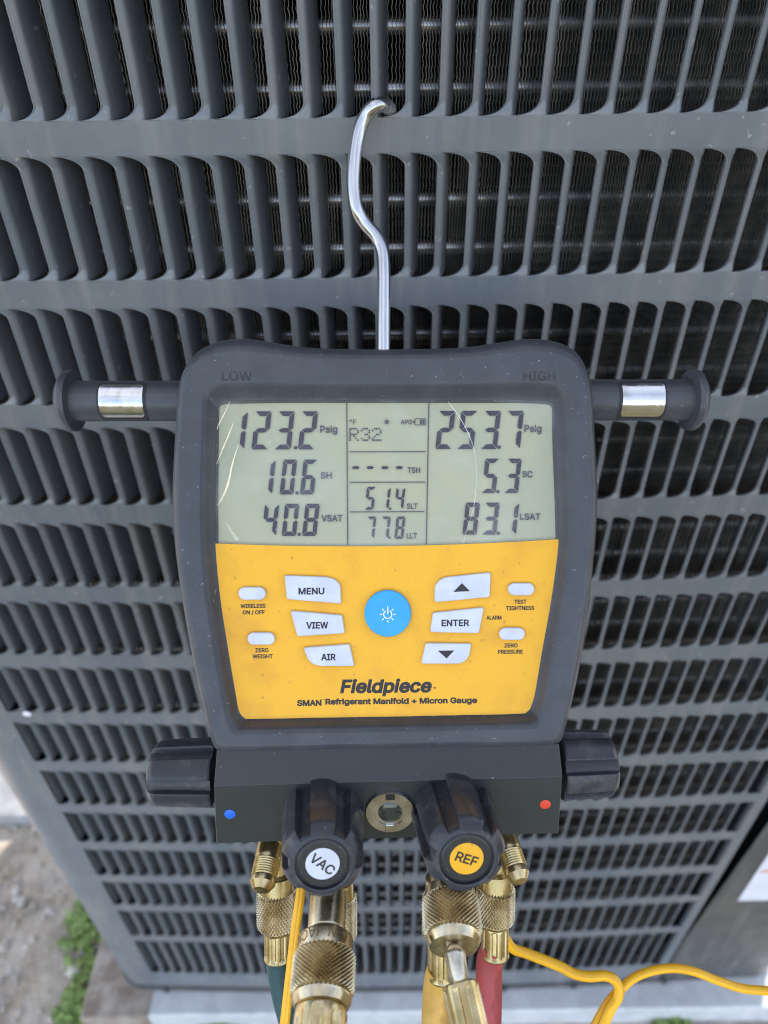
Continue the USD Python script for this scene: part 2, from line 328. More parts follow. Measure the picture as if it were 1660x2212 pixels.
# one slat: recessed strip with a rolled left edge, and a blade curving inwards
BLADE = [(.0019, .0001), (.0030, .0006), (.0041, .0019), (.0051, .0040), (.0062, .0072), (.0072, .0112), (.0081, .0155), (.0086, .019)]
def slat(h, first=False):
    W, b = .0122, .0072
    phis = np.radians([0, 12, 24, 36, 48, 60, 72, 82, 90]); es = b - b * np.cos(phis)
    rows = [(-.0004, None)] + [(e, p) for e, p in zip(es, phis)] + [(b + (h / 2 - b) * q, math.pi / 2) for q in (.1, .35, .7)]
    def row(e, p, z):
        s = np.clip(e / .0062, 0, 1); dep = .0017 * s * s * (3 - 2 * s)
        if p is None: uo = uf = -.0015
        else: uo, uf = -W + W * math.sin(p), -W + (W + .0006) * math.sin(p)
        lip = 0 if p is None else math.sin(p) * s
        L = [(uo, .0016), (uo, -.0001 * lip), (uo + .0003 * lip, -.0006 * lip), (uo + .0009 * lip, -.00055 * lip), (uo + .0014 * lip, 0.)]
        L += [(L[-1][0] + (.0019 - L[-1][0]) * q, 0.) for q in (.5,)] + BLADE
        if first: L = [(max(u, .0032), y) for u, y in L]
        return [(u, y + dep, z) for u, y in L]
    top = [row(e, p, h / 2 - e) for e, p in rows]; bot = [row(e, p, -h / 2 + e) for e, p in rows]
    G = bot + [row(h / 2, math.pi / 2, 0)] + top[::-1]
    v = np.array(G); return v.reshape(-1, 3), grid_faces(v.shape[0], v.shape[1], False)
cells = []
for r in range(0, 14):
    z1 = bz[r - 1] - HB; z0 = (bz[r] + HB) if r <= 12 else zlow
    h, zc = z1 - z0, (z0 + z1) / 2
    if r == 13: pass
    for k in range(kc0, kc1 + 1):
        x = XPH + k * PER
        d = np.array([x, 0, zc]) - CAM; dep = d @ FW; px, py = CXP + FP * (d @ RR) / dep, CYP - FP * (d @ UU) / dep
        inside = -60 < px < 1720 and -150 < py < 2260; hidden = 420 < px < 1240 and 800 < py < 1580
        cells.append(((dep if inside and not hidden else 99 + dep), x, zc, h, k == kc0))
cells.sort()
cache = {}
stuffm = []
for n, (_, x, zc, h, first) in enumerate(cells):
    key = (round(h, 5), first)
    if key not in cache: cache[key] = slat(h, first)
    v, f = cache[key]; jit = rng.normal(0, .00018, 2)
    vv = v.copy(); vv[:, 1] *= 1 + rng.normal(0, .03); vv = vv + [x + jit[0], x * x / 20.8, zc]
    if n < 300: unit.part("louver_slat", (vv, f), PAINT, 45, parent=panel)
    else: stuffm.append((vv, f))
unit.part("louver_slat", cat(stuffm), PAINT, 45, parent=panel, kind="stuff")
# coil behind the louvers
YC = .0275
fx = np.arange(XL - .01, XR + .012, .00178)
zt, zm = bz[-1], ZC - .36
zz = np.arange(zm, zt, .0018); fins = []
wav = np.sin(zz * 2 * np.pi / .0054) * .0003
for i, x in enumerate(fx):
    xo = x + wav * rng.uniform(.7, 1.3) + (meshkit.noise(np.stack([zz * 25, zz * 0 + i * .35, zz * 0], -1), 4) - .5) * .0012
    t = .00014; yb = x * x / 20.8 + YC + (meshkit.noise(np.stack([zz * 60, zz * 0 + i * .6, zz * 0], -1), 8) - .5) * .0012
    n = len(zz); v = np.concatenate([np.column_stack([xo - t, yb + .016, zz]), np.column_stack([xo - t, yb, zz]), np.column_stack([xo + t, yb, zz]), np.column_stack([xo + t, yb + .016, zz])])
    fins.append((v, grid_faces(4, n, False)))
for x in fx[::2]:
    zl = np.array([BASE_Z + .03, zm]); y = x * x / 20.8 + YC
    v = np.concatenate([np.column_stack([np.full(2, x + a), np.full(2, y + b), zl]) for a, b in ((-.0003, .016), (-.0003, 0), (.0003, 0), (.0003, .016))])
    fins.append((v, grid_faces(4, 2, False)))
unit.part("coil_fin", cat(fins), FIN, False, kind="stuff")
zq = bz[0] - .0115
for k in range(-8, 40):
    z = zq - k * .0282
    if not BASE_Z + .03 < z < zt: continue
    xs_ = np.linspace(XL - .01, XR + .01, 24); unit.part("coil_tube", tube(bulge(np.column_stack([xs_, np.full(24, YC + .0062), np.full(24, z)])), .0047, 10), TUBE, 60)
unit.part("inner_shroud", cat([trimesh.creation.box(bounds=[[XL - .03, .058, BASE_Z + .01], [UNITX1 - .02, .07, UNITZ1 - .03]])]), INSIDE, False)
# casing: lid, rear, right-hand access panel, base pan
unit.part("lid", rbox([(x, y, z) for x in (UNITX0 - .012, UNITX1 + .012) for y in (-.014, UNITY1 + .012) for z in (UNITZ1 - .03, UNITZ1 + .012)], .012), PAINT)
unit.part("rear_casing", cat([trimesh.creation.box(bounds=[[UNITX0 + .004, UNITY1 - .01, BASE_Z], [UNITX1 - .004, UNITY1, UNITZ1 - .03]]), trimesh.creation.box(bounds=[[UNITX1 - .006, .05, BASE_Z], [UNITX1 - .004, UNITY1 - .01, UNITZ1 - .03]])]), PAINT, False)
zA0, zA1 = ZC - DCAM * 2.72, ZC - DCAM * 1.5
xr0 = UNITX1 - .035
acc = []
for z, e in ((BASE_Z + .012, XM + .0025), (zA0, XM + .003), (zA1, XM + .026), (UNITZ1 - .03, XM + .034)):
    P = [(e, .0095), (e + .0012, .0083), (e + .03, .0085)] + [(xr0 + .035 * math.sin(a), .011 + .035 - .035 * math.cos(a)) for a in np.linspace(0, math.pi / 2, 8)] + [(UNITX1, .1)]
    acc.append(np.column_stack([np.array(P), np.full(len(P), z)]))
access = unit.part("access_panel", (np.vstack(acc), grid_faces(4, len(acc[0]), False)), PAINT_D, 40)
# base pan with a turned-out lip and screws
lip = [(-.43, .05)] + [(cx0 - (rc + .002) * math.sin(a), (rc + .002) * (1 - math.cos(a)) + .004) for a in np.linspace(math.pi / 2, 0, 9)] + [(x, x * x / 20.8 - .003) for x in np.linspace(-.36, .53, 24)] + [(xr0 + .04 * math.sin(a), .012 + .04 * (1 - math.cos(a))) for a in np.linspace(0, math.pi / 2, 6)]
lip = np.array(lip); n = len(lip); inn = lip + np.array([0, .012])
v = np.vstack([np.column_stack([a, np.full(n, z)]) for a, z in ((inn, zbot + .0005), (lip + [0, .001], zbot), (lip, zbot - .002), (lip, BASE_Z + .001))])
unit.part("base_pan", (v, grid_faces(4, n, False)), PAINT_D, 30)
for px in (347, 640, 940, 1090, 1245, 1455):
    p = hit_y(px, 2118 if 300 < px < 1400 else 2100); x = p[0]
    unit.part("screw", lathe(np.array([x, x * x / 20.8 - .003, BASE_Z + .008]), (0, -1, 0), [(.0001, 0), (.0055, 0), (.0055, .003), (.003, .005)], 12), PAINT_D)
p = hit_y(63, 1532, .006)
unit.part("paint_spot", lathe(p - np.array([0, .005, 0]), (0, -1, 0), [(.0038, 0), (.0042, .0006), (.0025, .0014), (.0008, .0017)], 7), PAPER, 50, parent=panel, label="small white spot on the left margin")
# white label stuck on the access panel
lb = hit_y(1594, 1946, .0075); xl_, zl_ = lb[0], lb[2]
st_ = unit.part("label", extr(sbox(0, 0, .078, .15), 0, .0004), PAPER, False, parent=access, label="white paper label with an orange mark") if False else None
def wallflat(poly, y, d=.0004):
    v, f = extr(poly, 0, d); return np.column_stack([v[:, 0], y - v[:, 2], v[:, 1]]), f
lab = unit.part("paper_label", wallflat(sbox(xl_, zl_, xl_ + .072, zl_ + .14), .0076), PAPER, False, parent=access, label="white paper label with an orange pen stroke")
q = hit_y(1643, 1885, .007)
unit.part("pen_stroke", wallflat(Polygon([(q[0], q[2]), (q[0] + .03, q[2] + .004), (q[0] + .03, q[2] + .009), (q[0] + .001, q[2] + .0035)]), .0070), ORANGE, False, parent=access)

# ================================================================== MANIFOLD GAUGE
TILT = math.radians(4.0); D0 = .345
xl, yl, zl = RR, math.cos(TILT) * UU - math.sin(TILT) * BB, math.cos(TILT) * BB + math.sin(TILT) * UU
ORG = CAM + FW * D0
GM = Gf.Matrix4d(*xl, 0, *yl, 0, *zl, 0, *ORG, 1)
MAT3 = np.stack([xl, yl, zl])
def L(x, y, z=0.):
    """point of the gauge's own frame at height z above its face, seen at photo position x, y (metres)."""
    x, y, z = np.broadcast_arrays(np.asarray(x, float), np.asarray(y, float), np.asarray(z, float))
    dx, dy = (x - CXP) / FP, -(y - CYP) / FP
    c, s = math.cos(TILT), math.sin(TILT)
    ly, lz = c * dy + s, -c + s * dy; cy, cz = -s * D0, c * D0
    t = (z - cz) / lz
    return np.stack([t * dx, cy + t * ly, z], -1)
def toW(p): return ORG + np.asarray(p) @ MAT3
def toL(p): return (np.asarray(p) - ORG) @ MAT3.T
def L2(pts, z): return L(np.array(pts)[:, 0], np.array(pts)[:, 1], z)[:, :2]
PXM = D0 / FP      # metres per photo pixel at the face
g = Thing("manifold_gauge", "yellow and charcoal digital manifold gauge hanging by a steel hook from the louvers", "gauge", matrix=GM)

OUT = [(830,757),(680,754),(600,743),(540,734),(480,739),(430,764),(400,805),(389,850),(383,930),(377,1030),(377,1110),(384,1200),(403,1330),(430,1470),(452,1560),(463,1602),(478,1618),(520,1619),(700,1616),(840,1613),(980,1611),(1160,1608),(1200,1603),(1213,1588),(1226,1540),(1247,1450),(1267,1320),(1281,1190),(1287,1100),(1286,1020),(1281,930),(1276,850),(1266,805),(1240,762),(1192,739),(1130,734),(1070,743),(980,754)]
INN = [(833,866),(680,866),(590,866),(530,867),(490,868),(476,871),(471,878),(470,892),(469,960),(468,1060),(468,1130),(470,1200),(480,1300),(497,1410),(512,1500),(518,1532),(530,1549),(550,1551),(700,1548),(840,1546),(980,1543),(1115,1540),(1138,1535),(1147,1520),(1155,1490),(1170,1400),(1188,1300),(1203,1190),(1204,1130),(1202,1060),(1198,960),(1197,892),(1196,878),(1190,871),(1176,868),(1130,866),(1070,866),(985,866)]
NR = 304
o2, i2 = spline(L2(OUT, -.008), NR, True), spline(L2(INN, -.0025), NR, True)
prof = [(.06, -.042), (.0, -.034), (0, -.011), (.012, -.006), (.04, -.0025), (.09, .0006), (.16, .0028), (.24, .0039), (.32, .0042), (.45, .0041), (.6, .0039), (.7, .0036), (.76, .0030), (.82, .0012), (.88, -.0008), (.94, -.0022), (.975, -.0027), (1.0, -.003), (1.02, -.0045)]
v = np.vstack([np.column_stack([o2 + (i2 - o2) * s, np.full(NR, z)]) for s, z in prof])
f = grid_faces(len(prof), NR, True); t = np.vstack([f[:, [0, 1, 2]], f[:, [0, 2, 3]]]).tolist()
c = len(v); v = np.vstack([v, [0, -.01, -.042]])
for j in range(NR): t.append([c, (j + 1) % NR, j])
g.part("housing", (v, np.array(t)[:, ::-1]), RUBBER, 60)
housing = g.path + "/housing"

def ptext(text, cx, cy, h, w=None, z=0., th=.00012, bold=False, shear=0, rot=0):
    """lettering centred at photo position cx, cy with capitals h tall, laid on the plane at height z."""
    m = meshkit.text_mesh(text, 1.0, .1, bold); v = np.array(m.vertices); b = v.min(0), v.max(0)
    v[:, 0] -= (b[0][0] + b[1][0]) / 2; k = w / (b[1][0] - b[0][0]) if w else h
    v[:, 0] *= k; v[:, 1] = (v[:, 1] - .5) * h; v[:, 0] += shear * v[:, 1]
    a = math.radians(rot); x = v[:, 0] * math.cos(a) - v[:, 1] * math.sin(a); y = v[:, 0] * math.sin(a) + v[:, 1] * math.cos(a)
    p = L(cx + x, cy - y, z); p[:, 2] = z + np.where(v[:, 2] > .05, th, 0); return p, np.array(m.faces)
def heavy(text, cx, cy, h, w, z, th=.00008, grow=.03, shear=0, rot=0):
    """bold lettering: outlines of the plain letters swollen by grow (in capital heights)."""
    from shapely import union_all
    m = meshkit.text_mesh(text, 1.0, .1, True); v = np.array(m.vertices); f = np.array(m.faces)
    tp = f[(v[f][:, :, 2] > .05).all(1)]; sh = union_all([Polygon(t) for t in v[tp][:, :, :2]]).buffer(grow, join_style=2).simplify(.012)
    v, f = extr(sh, 0, .1); b = v.min(0), v.max(0); v = v.copy(); v[:, 0] -= (b[0][0] + b[1][0]) / 2; v[:, 0] *= w / (b[1][0] - b[0][0]); v[:, 1] = (v[:, 1] - .5) * h; v[:, 0] += shear * v[:, 1]
    a = math.radians(rot); x = v[:, 0] * math.cos(a) - v[:, 1] * math.sin(a); y = v[:, 0] * math.sin(a) + v[:, 1] * math.cos(a)
    p = L(cx + x, cy - y, z); p[:, 2] = z + np.where(v[:, 2] > .05, th, 0); return p, f
def pflat(pts, z, th=.00012, r=0):
    P = rpoly(pts, r) if r else Polygon(pts)
    P = Polygon(L2(np.array(P.exterior.coords)[:-1], z)); return extr(P, z, z + th)
for tx, x in (("LOW", 512), ("HIGH", 1166)):
    g.part("lettering", ptext(tx, x, 812, 19, 64 if tx == "LOW" else 68, .00365, .0003), RUBBER_IN, False, parent=housing)

# lens, LCD and keypad
ARC = [(x, 1179.5 - 10 * ((x - 836) / 368) ** 2 - (x - 836) * .0125 ) for x in np.linspace(466, 1208, 24)]
win = [tuple(p) for p in spline(INN, 400, True)]
wp = Polygon(win).buffer(3)
above = wp.intersection(Polygon([(300, 700)] + ARC[:1] + ARC + [(1400, 1160), (1400, 700)]))
below = wp.difference(Polygon([(300, 700), (300, 1174)] + ARC + [(1400, 1160), (1400, 700)]).buffer(.2))
def conv(P, z): return Polygon(L2(np.array(P.simplify(.15).exterior.coords)[:-1], z))
keypad = g.part("keypad", extr(conv(below, -.0026), -.0038, -.0026), YELLOW, False)
display = g.part("display", extr(conv(wp.intersection(Polygon([(300, 700), (300, 1190), (1400, 1190), (1400, 700)])), -.0046), -.0052, -.0046), LCD, False)
lens = raised(conv(above, -.0024), -.0032, -.0024, .0006, 220)
g.part("lens", (lens[0], lens[1]), GLASS, 40, parent=display)
ZD = -.0041
# LCD content
def segs(ch, xr, yb, H, W, tk, sl=.11):
    s = max(.7, tk * .09); m = H / 2; tt = tk
    shp = {"a": [(s, H), (W - s, H), (W - tt - s, H - tt), (tt + s, H - tt)], "d": [(tt + s, tt), (W - tt - s, tt), (W - s, 0), (s, 0)],
           "g": [(tt * .35 + s, m), (tt + s, m + tt * .47), (W - tt - s, m + tt * .47), (W - tt * .35 - s, m), (W - tt - s, m - tt * .47), (tt + s, m - tt * .47)],
           "f": [(0, H - s - 1), (tt, H - tt - s - 1), (tt, m + tt * .5 + s), (tt * .4, m + s * 1.4), (0, m + tt * .35 + s)]}
    shp["e"] = [(x, H - y) for x, y in shp["f"]]; shp["b"] = [(W - x, y) for x, y in shp["f"]]; shp["c"] = [(W - x, H - y) for x, y in shp["f"]]
    on = {"0": "abcdef", "1": "bc", "2": "abged", "3": "abgcd", "4": "fgbc", "5": "afgcd", "6": "afgedc", "7": "abc", "8": "abcdefg"}[ch]
    x0 = xr - W - sl * H
    return cat([pflat([(x0 + x + sl * y, yb - y) for x, y in shp[q]], ZD, .0001) for q in on])
for row, yb, H, W, tk in (([("1",536),("2",587),("3",637),("2",687.5)],970.5,82,34.5,10),([("2",984.5),("5",1032),("3",1083),("7",1132.5)],969.7,82,34.5,10),
        ([("1",596),("0",642),("6",686)],1068,75,29.5,9),([("4",603.5),("0",647),("8",691)],1157.6,69,30.5,8.8),([("5",1079),("3",1127.5)],1065,74,29.5,9),([("8",1037.5),("3",1080),("1",1122.5)],1155,69,30.5,8.8),
        ([("5",812.5),("1",845),("4",876.5)],1101,49,19,5.6),([("7",813.5),("7",844.5),("8",876.5)],1164,48,19,5.6)):
    for ch, xr in row: g.part("digit", segs(ch, xr, yb, H, W, tk), LCDINK, False, parent=display)
for x, y, s in ((639,967,3.2),(1079,966,3.2),(642,1065,3),(646.6,1154.5,3),(1076,1062,3),(1077,1152,3),(843.5,1099,2.2),(842,1161.5,2.2)):
    g.part("decimal_point", pflat([(x - s, y - s), (x + s, y - s), (x + s, y + s), (x - s, y + s)], ZD, .0001), LCDINK, False, parent=display)
for x in (769, 800, 832, 863):
    g.part("dash", pflat([(x - 8, 1010), (x - 4.5, 1007), (x + 4.5, 1007), (x + 8, 1010), (x + 4.5, 1013.2), (x - 4.5, 1013.2)], ZD, .0001), LCDINK, False, parent=display)
for tx, cx, cy, h, w, b in (("Psig",710.5,927,14.5,37,1),("Psig",1152,925.5,14.5,37,1),("SH",705,1027,13,24,1),("SC",1140,1024.5,13,22,1),("VSAT",717.5,1119.5,13.5,45,1),("LSAT",1146,1116,13,44,1),
        ("TSH",894.5,1015.5,11.5,27,1),("SLT",891,1093.5,11.5,23,1),("LLT",890,1157.5,11.5,22,1),("°F",762.5,911.5,10.5,14.5,0),("APO",878.5,911.5,9.5,25,1)):
    g.part("lettering", ptext(tx, cx, cy, h, w, ZD, .0001, bool(b)), LCDLAB, False, parent=display)
star = [(836 + (7.5 if i % 2 == 0 else 3) * math.sin(i * math.pi / 5), 911 - (7.5 if i % 2 == 0 else 3) * math.cos(i * math.pi / 5)) for i in range(10)]
g.part("star_symbol", pflat(star, ZD, .0001), LCDLAB, False, parent=display)
bt = lambda x0, y0, x1, y1: pflat([(x0, y0), (x1, y0), (x1, y1), (x0, y1)], ZD, .0001)
g.part("battery_symbol", cat([bt(896.5, 904, 920, 905.2), bt(896.5, 917.3, 920, 918.5), bt(896.5, 905.2, 897.7, 917.3), bt(918.8, 905.2, 920, 917.3), bt(893.5, 908, 896.5, 914), bt(908, 906.5, 912, 916), bt(913.5, 906.5, 917.5, 916)]), LCDLAB, False, parent=display)
DM = {"R": ["11110", "10001", "10001", "11110", "10100", "10010", "10001"], "3": ["01110", "10001", "00001", "00110", "00001", "10001", "01110"], "2": ["01110", "10001", "00001", "00110", "01000", "10000", "11111"]}
DM["3"] = ["11111", "00001", "00001", "00111", "00001", "10001", "01110"]; DM["3"] = ["01110", "10001", "00001", "00110", "00001", "10001", "01110"]
for q, ch in enumerate("R32"):
    g.part("matrix_character", cat([bt(755 + q * 24.6 + i * 4.25, 924.3 + j * 4.15, 755 + q * 24.6 + i * 4.25 + 3.3, 924.3 + j * 4.15 + 3.2) for j in range(7) for i in range(5) if DM[ch][j][i] == "1"]), LCDLAB, False, parent=display)
for a, b_, w in (((749.5, 869), (751.5, 1177), 1.1), ((927, 868), (921.5, 1176), 1.1), ((755.5, 976), (920, 975.6), .9), ((756, 1042), (919, 1041.5), .9), ((756, 1106), (917, 1105.3), .9)):
    dx, dy = b_[0] - a[0], b_[1] - a[1]; n = math.hypot(dx, dy); nx, ny = -dy / n * w, dx / n * w
    g.part("dividing_line", pflat([(a[0] + nx, a[1] + ny), (b_[0] + nx, b_[1] + ny), (b_[0] - nx, b_[1] - ny), (a[0] - nx, a[1] - ny)], ZD, .0001), LCDLAB, False, parent=display)
# cracks and scratches in the lens
def streak(pts, w, m, name):
    P = spline(pts, 26); T = np.gradient(P, axis=0); T /= np.linalg.norm(T, axis=1)[:, None]; N = np.stack([-T[:, 1], T[:, 0]], 1)
    ww = np.interp(np.linspace(0, 1, 26), np.linspace(0, 1, len(w)), w)[:, None] * (.75 + .5 * rng.random((26, 1)))
    poly = np.vstack([P + N * ww, (P - N * ww)[::-1]]); g.part(name, pflat([tuple(p) for p in poly], -.0024, .00006), m, False, parent=display)
streak([(968.6,868),(997,907),(1020,955),(1028,997),(1030,1040),(1023,1100),(1009,1143),(1002,1172)], [.35,.9,.5,.2,.2,.4,.2,.5], CRACK, "crack")
streak([(497,867),(485,893),(473,917),(469,927)], [.3,.9,1,.5], SCRATCH, "scratch")
streak([(505,913),(494,940),(480,973),(468,1003)], [.4,1.5,1.1,.4], SCRATCH, "scratch")
streak([(516,958),(503,1000),(492,1048),(478,1080),(469,1092)], [.3,1.4,2.4,1.0,.4], SCRATCH, "scratch")
streak([(489,1130),(500,1150),(513,1168)], [.2,.5,.8], CRACK, "scratch"); streak([(492,1133),(505,1152),(516,1165)], [.2,.4,.6], CRACK, "scratch")

# keypad buttons and printing
K = lambda x, y: (345.6 + .5726 * x, 1157.9 + .5726 * y)
ZK = -.0026
def button(pts, r, label, matr=BUTTON, h=.0016, dome=0, name="button"):
    P = rpoly([K(*p) for p in pts], r * .5726); q = Polygon(L2(np.array(P.exterior.coords)[:-1], ZK))
    groove = P.buffer(1.7); gq = Polygon(L2(np.array(groove.exterior.coords)[:-1], ZK))
    pth = g.part(name, raised(q, ZK - .0005, ZK + h, .0006, 120, dome), matr, 40, label=label)
    g.part("button_surround", raised(gq, ZK - .0005, ZK + .0004, .0004, 120), YELLOW, 40, parent=pth)
    return pth, ZK + h
def kt(parent, text, x, y, w, h, z, mt=INK, bold=True, rot=.6, shear=0, name="lettering", grow=.02):
    cx, cy = K(x, y); g.part(name, heavy(text, cx, cy, h * .5726, w * .5726, z, .00008, grow, shear, rot) if grow else ptext(text, cx, cy, h * .5726, w * .5726, z, .00008, bold, shear, rot), mt, False, parent=parent)
def corner(c, a0, a1, rx, ry, n=8): return [(c[0] + rx * math.cos(math.radians(a)), c[1] + ry * math.sin(math.radians(a))) for a in np.linspace(a0, a1, n)]
b, z = button([(471, 147), (628, 153)] + corner((634, 200), -80, -8, 50, 44) + [(686, 255), (480, 238)], 7, "white MENU button"); kt(b, "MENU", 572, 208, 98, 23, z)
b, z = button([(493, 280), (690, 297), (699, 366), (520, 378)], 8, "white VIEW button"); kt(b, "VIEW", 594, 337, 82, 23, z)
b, z = button([(542, 419), (717, 406), (736, 490), (612, 490)] + corner((605, 440), 95, 165, 52, 48), 8, "white AIR button"); kt(b, "AIR", 636, 457, 54, 23, z)
b, z = button([(1248, 136), (1244, 230), (1036, 250), (1036, 215)] + corner((1090, 205), 190, 265, 54, 52), 8, "white up arrow button")
g.part("arrow_symbol", pflat([K(1140, 178), K(1170, 208), K(1108, 211)], z, .00008), INK, False, parent=b)
b, z = button([(1030, 288), (1223, 267), (1203, 366), (1019, 362)], 8, "white ENTER button"); kt(b, "ENTER", 1115, 328, 104, 23, z)
b, z = button([(1003, 402), (1176, 404), (1172, 425)] + corner((1122, 430), 5, 85, 48, 51) + [(985, 481)], 8, "white down arrow button")
g.part("arrow_symbol", pflat([K(1050, 433), K(1111, 432), K(1082, 462)], z, .00008), INK, False, parent=b)
b, z = button([(860 + 88 * math.cos(a), 291 + 88 * math.sin(a)) for a in np.linspace(0, 2 * np.pi, 80, endpoint=False)], 0, "round blue power button", BLUE, .0022, .0006)
z += .0007
def karc(cx, cy, r0, r1, a0, a1, n=26):
    A = np.radians(np.linspace(a0, a1, n)); P = [(cx + r1 * math.cos(a), cy + r1 * math.sin(a)) for a in A] + [(cx + r0 * math.cos(a), cy + r0 * math.sin(a)) for a in A[::-1]]
    return pflat([K(*p) for p in P], z, .00008)
ray_m = []
for a in range(0, 360, 45):
    if a == 270: continue
    c_, s_ = math.cos(math.radians(a)), math.sin(math.radians(a)); w = 1.9
    ray_m.append(pflat([K(860 + c_ * r - s_ * q, 296 + s_ * r + c_ * q) for r, q in ((21, -w), (30, -w), (30, w), (21, w))], z, .00008))
g.part("power_symbol", cat([karc(860, 296, 13.5, 17, -60, 240), pflat([K(858, 266), K(862, 266), K(862, 294), K(858, 294)], z, .00008)] + ray_m), WHITE, False, parent=b)
for (cx, cy, w, h), lab_, lines in (((350, 216, 104, 50), "small white pill button above WIRELESS ON / OFF", [("WIRELESS", 352, 264, 95), ("ON / OFF", 354, 288, 84)]), ((384, 386, 104, 48), "small white pill button above ZERO WEIGHT", [("ZERO", 385, 431, 50), ("WEIGHT", 388, 454, 76)]),
        ((1362, 200, 100, 48), "small white pill button above TEST TIGHTNESS", [("TEST", 1361, 248, 46), ("TIGHTNESS", 1360, 272, 106)]), ((1328, 368, 98, 48), "small white pill button above ZERO PRESSURE", [("ZERO", 1325, 413, 50), ("PRESSURE", 1323, 437, 94)])):
    rr = h / 2 * .98
    button(corner((cx + w / 2 - rr, cy), -90, 90, rr, rr, 14) + corner((cx - w / 2 + rr, cy), 90, 270, rr, rr, 14), 0, lab_)
    for s_, x, y, wd in lines: kt(keypad, s_, x, y, wd, 14, ZK)
kt(keypad, "ALARM", 1261, 308, 57, 14, ZK)
kt(keypad, "Fieldpiece", 856, 566, 342, 46, ZK, shear=.2, grow=.035); kt(keypad, "®", 1037, 574, 9, 9, ZK, bold=False, grow=0)
kt(keypad, "SMAN", 564, 630, 92, 20, ZK, grow=.04); kt(keypad, "™", 615, 620, 14, 7, ZK, bold=False, grow=0); kt(keypad, "Refrigerant Manifold + Micron Gauge", 911, 622.5, 573, 19.5, ZK, grow=.04)

# probe arms with end caps and magnets
def arm(x0, x1, xf0, xf1, yc, hr, mag, zc=-.017):
    a = L(x0, yc, zc); b_ = L(x1, yc - (.4 if x1 > x0 else -.4), zc); rad = hr * PXM
    ax = b_ - a; n = np.linalg.norm(ax)
    pth = g.part("probe_arm", lathe(a, ax, [(rad * .98, 0), (rad, .004), (rad * .99, n * .6), (rad * 1.02, n)], 48, (0, 1, 0)), RUBBER, 40)
    c0 = L(xf0, yc, zc); th = abs(xf1 - xf0) * PXM; s = np.sign(x1 - x0); R2 = 70 * PXM
    g.part("end_cap", lathe(c0, (s, 0, 0), [(R2 * .7, -.0005), (R2 * .985, 0), (R2, .001), (R2, .0025), (R2 * .95, th * .55), (R2 * .72, th * .88), (R2 * .35, th)], 56, (0, 1, 0)), RUBBER, 40, parent=pth)
    # curved magnet plate and its dark seat, laid on the arm's front
    mx0, my0, mx1, my1 = mag
    yc_l = (a[1] + b_[1]) / 2; p0 = np.array([L(mx0, yc, zc + rad)[0], yc_l - .92 * rad]); p1 = np.array([L(mx1, yc, zc + rad)[0], yc_l + .62 * rad])
    for grow, off, mt, nm in ((.0012, .0004, RUBBER_IN, "magnet_seat"), (0, .0009, MAGNET, "magnet")):
        bx = sbox(p0[0] - grow, min(p0[1], p1[1]) - grow, p1[0] + grow, max(p0[1], p1[1]) + grow).buffer(-.002).buffer(.002)
        gx = np.linspace(*sorted((p0[0], p1[0])), 3)
        m = trimesh.creation.extrude_polygon(bx, .001, engine="earcut").subdivide_to_size(.002); v = np.array(m.vertices)
        yy = np.clip((v[:, 1] - yc_l) / rad, -.97, .97); v[:, 2] = zc + rad * np.sqrt(1 - yy ** 2) + off + (v[:, 2] - .001)
        g.part(nm, (v, np.array(m.faces)), mt, 30, parent=pth)
arm(400, 150, 163, 130, 866, 46, (213, 836, 308, 906))
arm(1262, 1500, 1487, 1520, 864, 47, (1346, 834, 1438, 904))

# hook
hp = [(829.4,770),(829.6,700),(830,640),(830,588),(827,543),(813.5,511),(787,480),(771,450),(764.4,402.5),(766,349.5),(774,291),(788,254),(806,231)]
tipw = [hit_y(806, 231, -.0085), hit_y(820, 225.5, -.0068), hit_y(833, 227, -.0025), hit_y(841.5, 235, .005), hit_y(845, 247, .014), hit_y(846, 258, .022)]
tl = [toL(p) for p in tipw]
zs = np.interp(np.linspace(0, 1, len(hp)), [0, .45, 1], [-.016, -.012, tl[0][2]])
hk = [L(x, y, z) for (x, y), z in zip(hp, zs)] + tl[1:]
hook = g.part("hook", tube(spline(hk, 110), np.interp(np.linspace(0, 1, 110), [0, .6, 1], [.0034, .0036, .0034]), 24), CHROME, 60)
g.part("worn_tip", tube(spline(hk, 110)[-30:], .00348, 24), SOLDER, 60, parent=hook)

# manifold block with valves, sight glass and ports
A0, A1 = L(472, 1622, .0015), L(1205, 1609, .0015); B0, B1 = L(466, 1697, .0070), L(1212, 1677, .0070); C0, C1 = L(471, 1818, -.006), L(1203, 1797, -.006)
pts = [A0, A1, B0, B1, C0, C1, C0 + [0, .003, -.03], C1 + [0, .003, -.03], A0 + [0, 0, -.026], A1 + [0, 0, -.026]]
s = trimesh.creation.icosphere(2, .0007)
block = g.part("manifold_block", trimesh.Trimesh(np.vstack([s.vertices + p for p in pts])).convex_hull, BLOCK, 25)
nrm = np.cross(B1 - B0, C0 - B0); nrm /= np.linalg.norm(nrm)
if nrm[2] < 0: nrm = -nrm
def on_front(x, y, off=.0008):
    zz_ = 0.006
    for _ in range(12):
        p = L(x, y, zz_); zz_ -= ((p - B0) @ nrm - off) / nrm[2]
    return L(x, y, zz_)
for x, y, mt, lb_ in ((497, 1759, DOTB, "small blue dot"), (1178.5, 1738, DOTR, "small red dot")):
    g.part("marker_dot", lathe(on_front(x, y), nrm, [(11.5 * PXM, 0), (11.5 * PXM, .0001), (8 * PXM, .0004)], 24), mt, 40, parent=block, label=lb_)
g.part("paint_chip", lathe(on_front(1065, 1682, .0003), nrm, [(3.4 * PXM, -.0003), (3 * PXM, .0003)], 7), BUTTON, 30, parent=block)
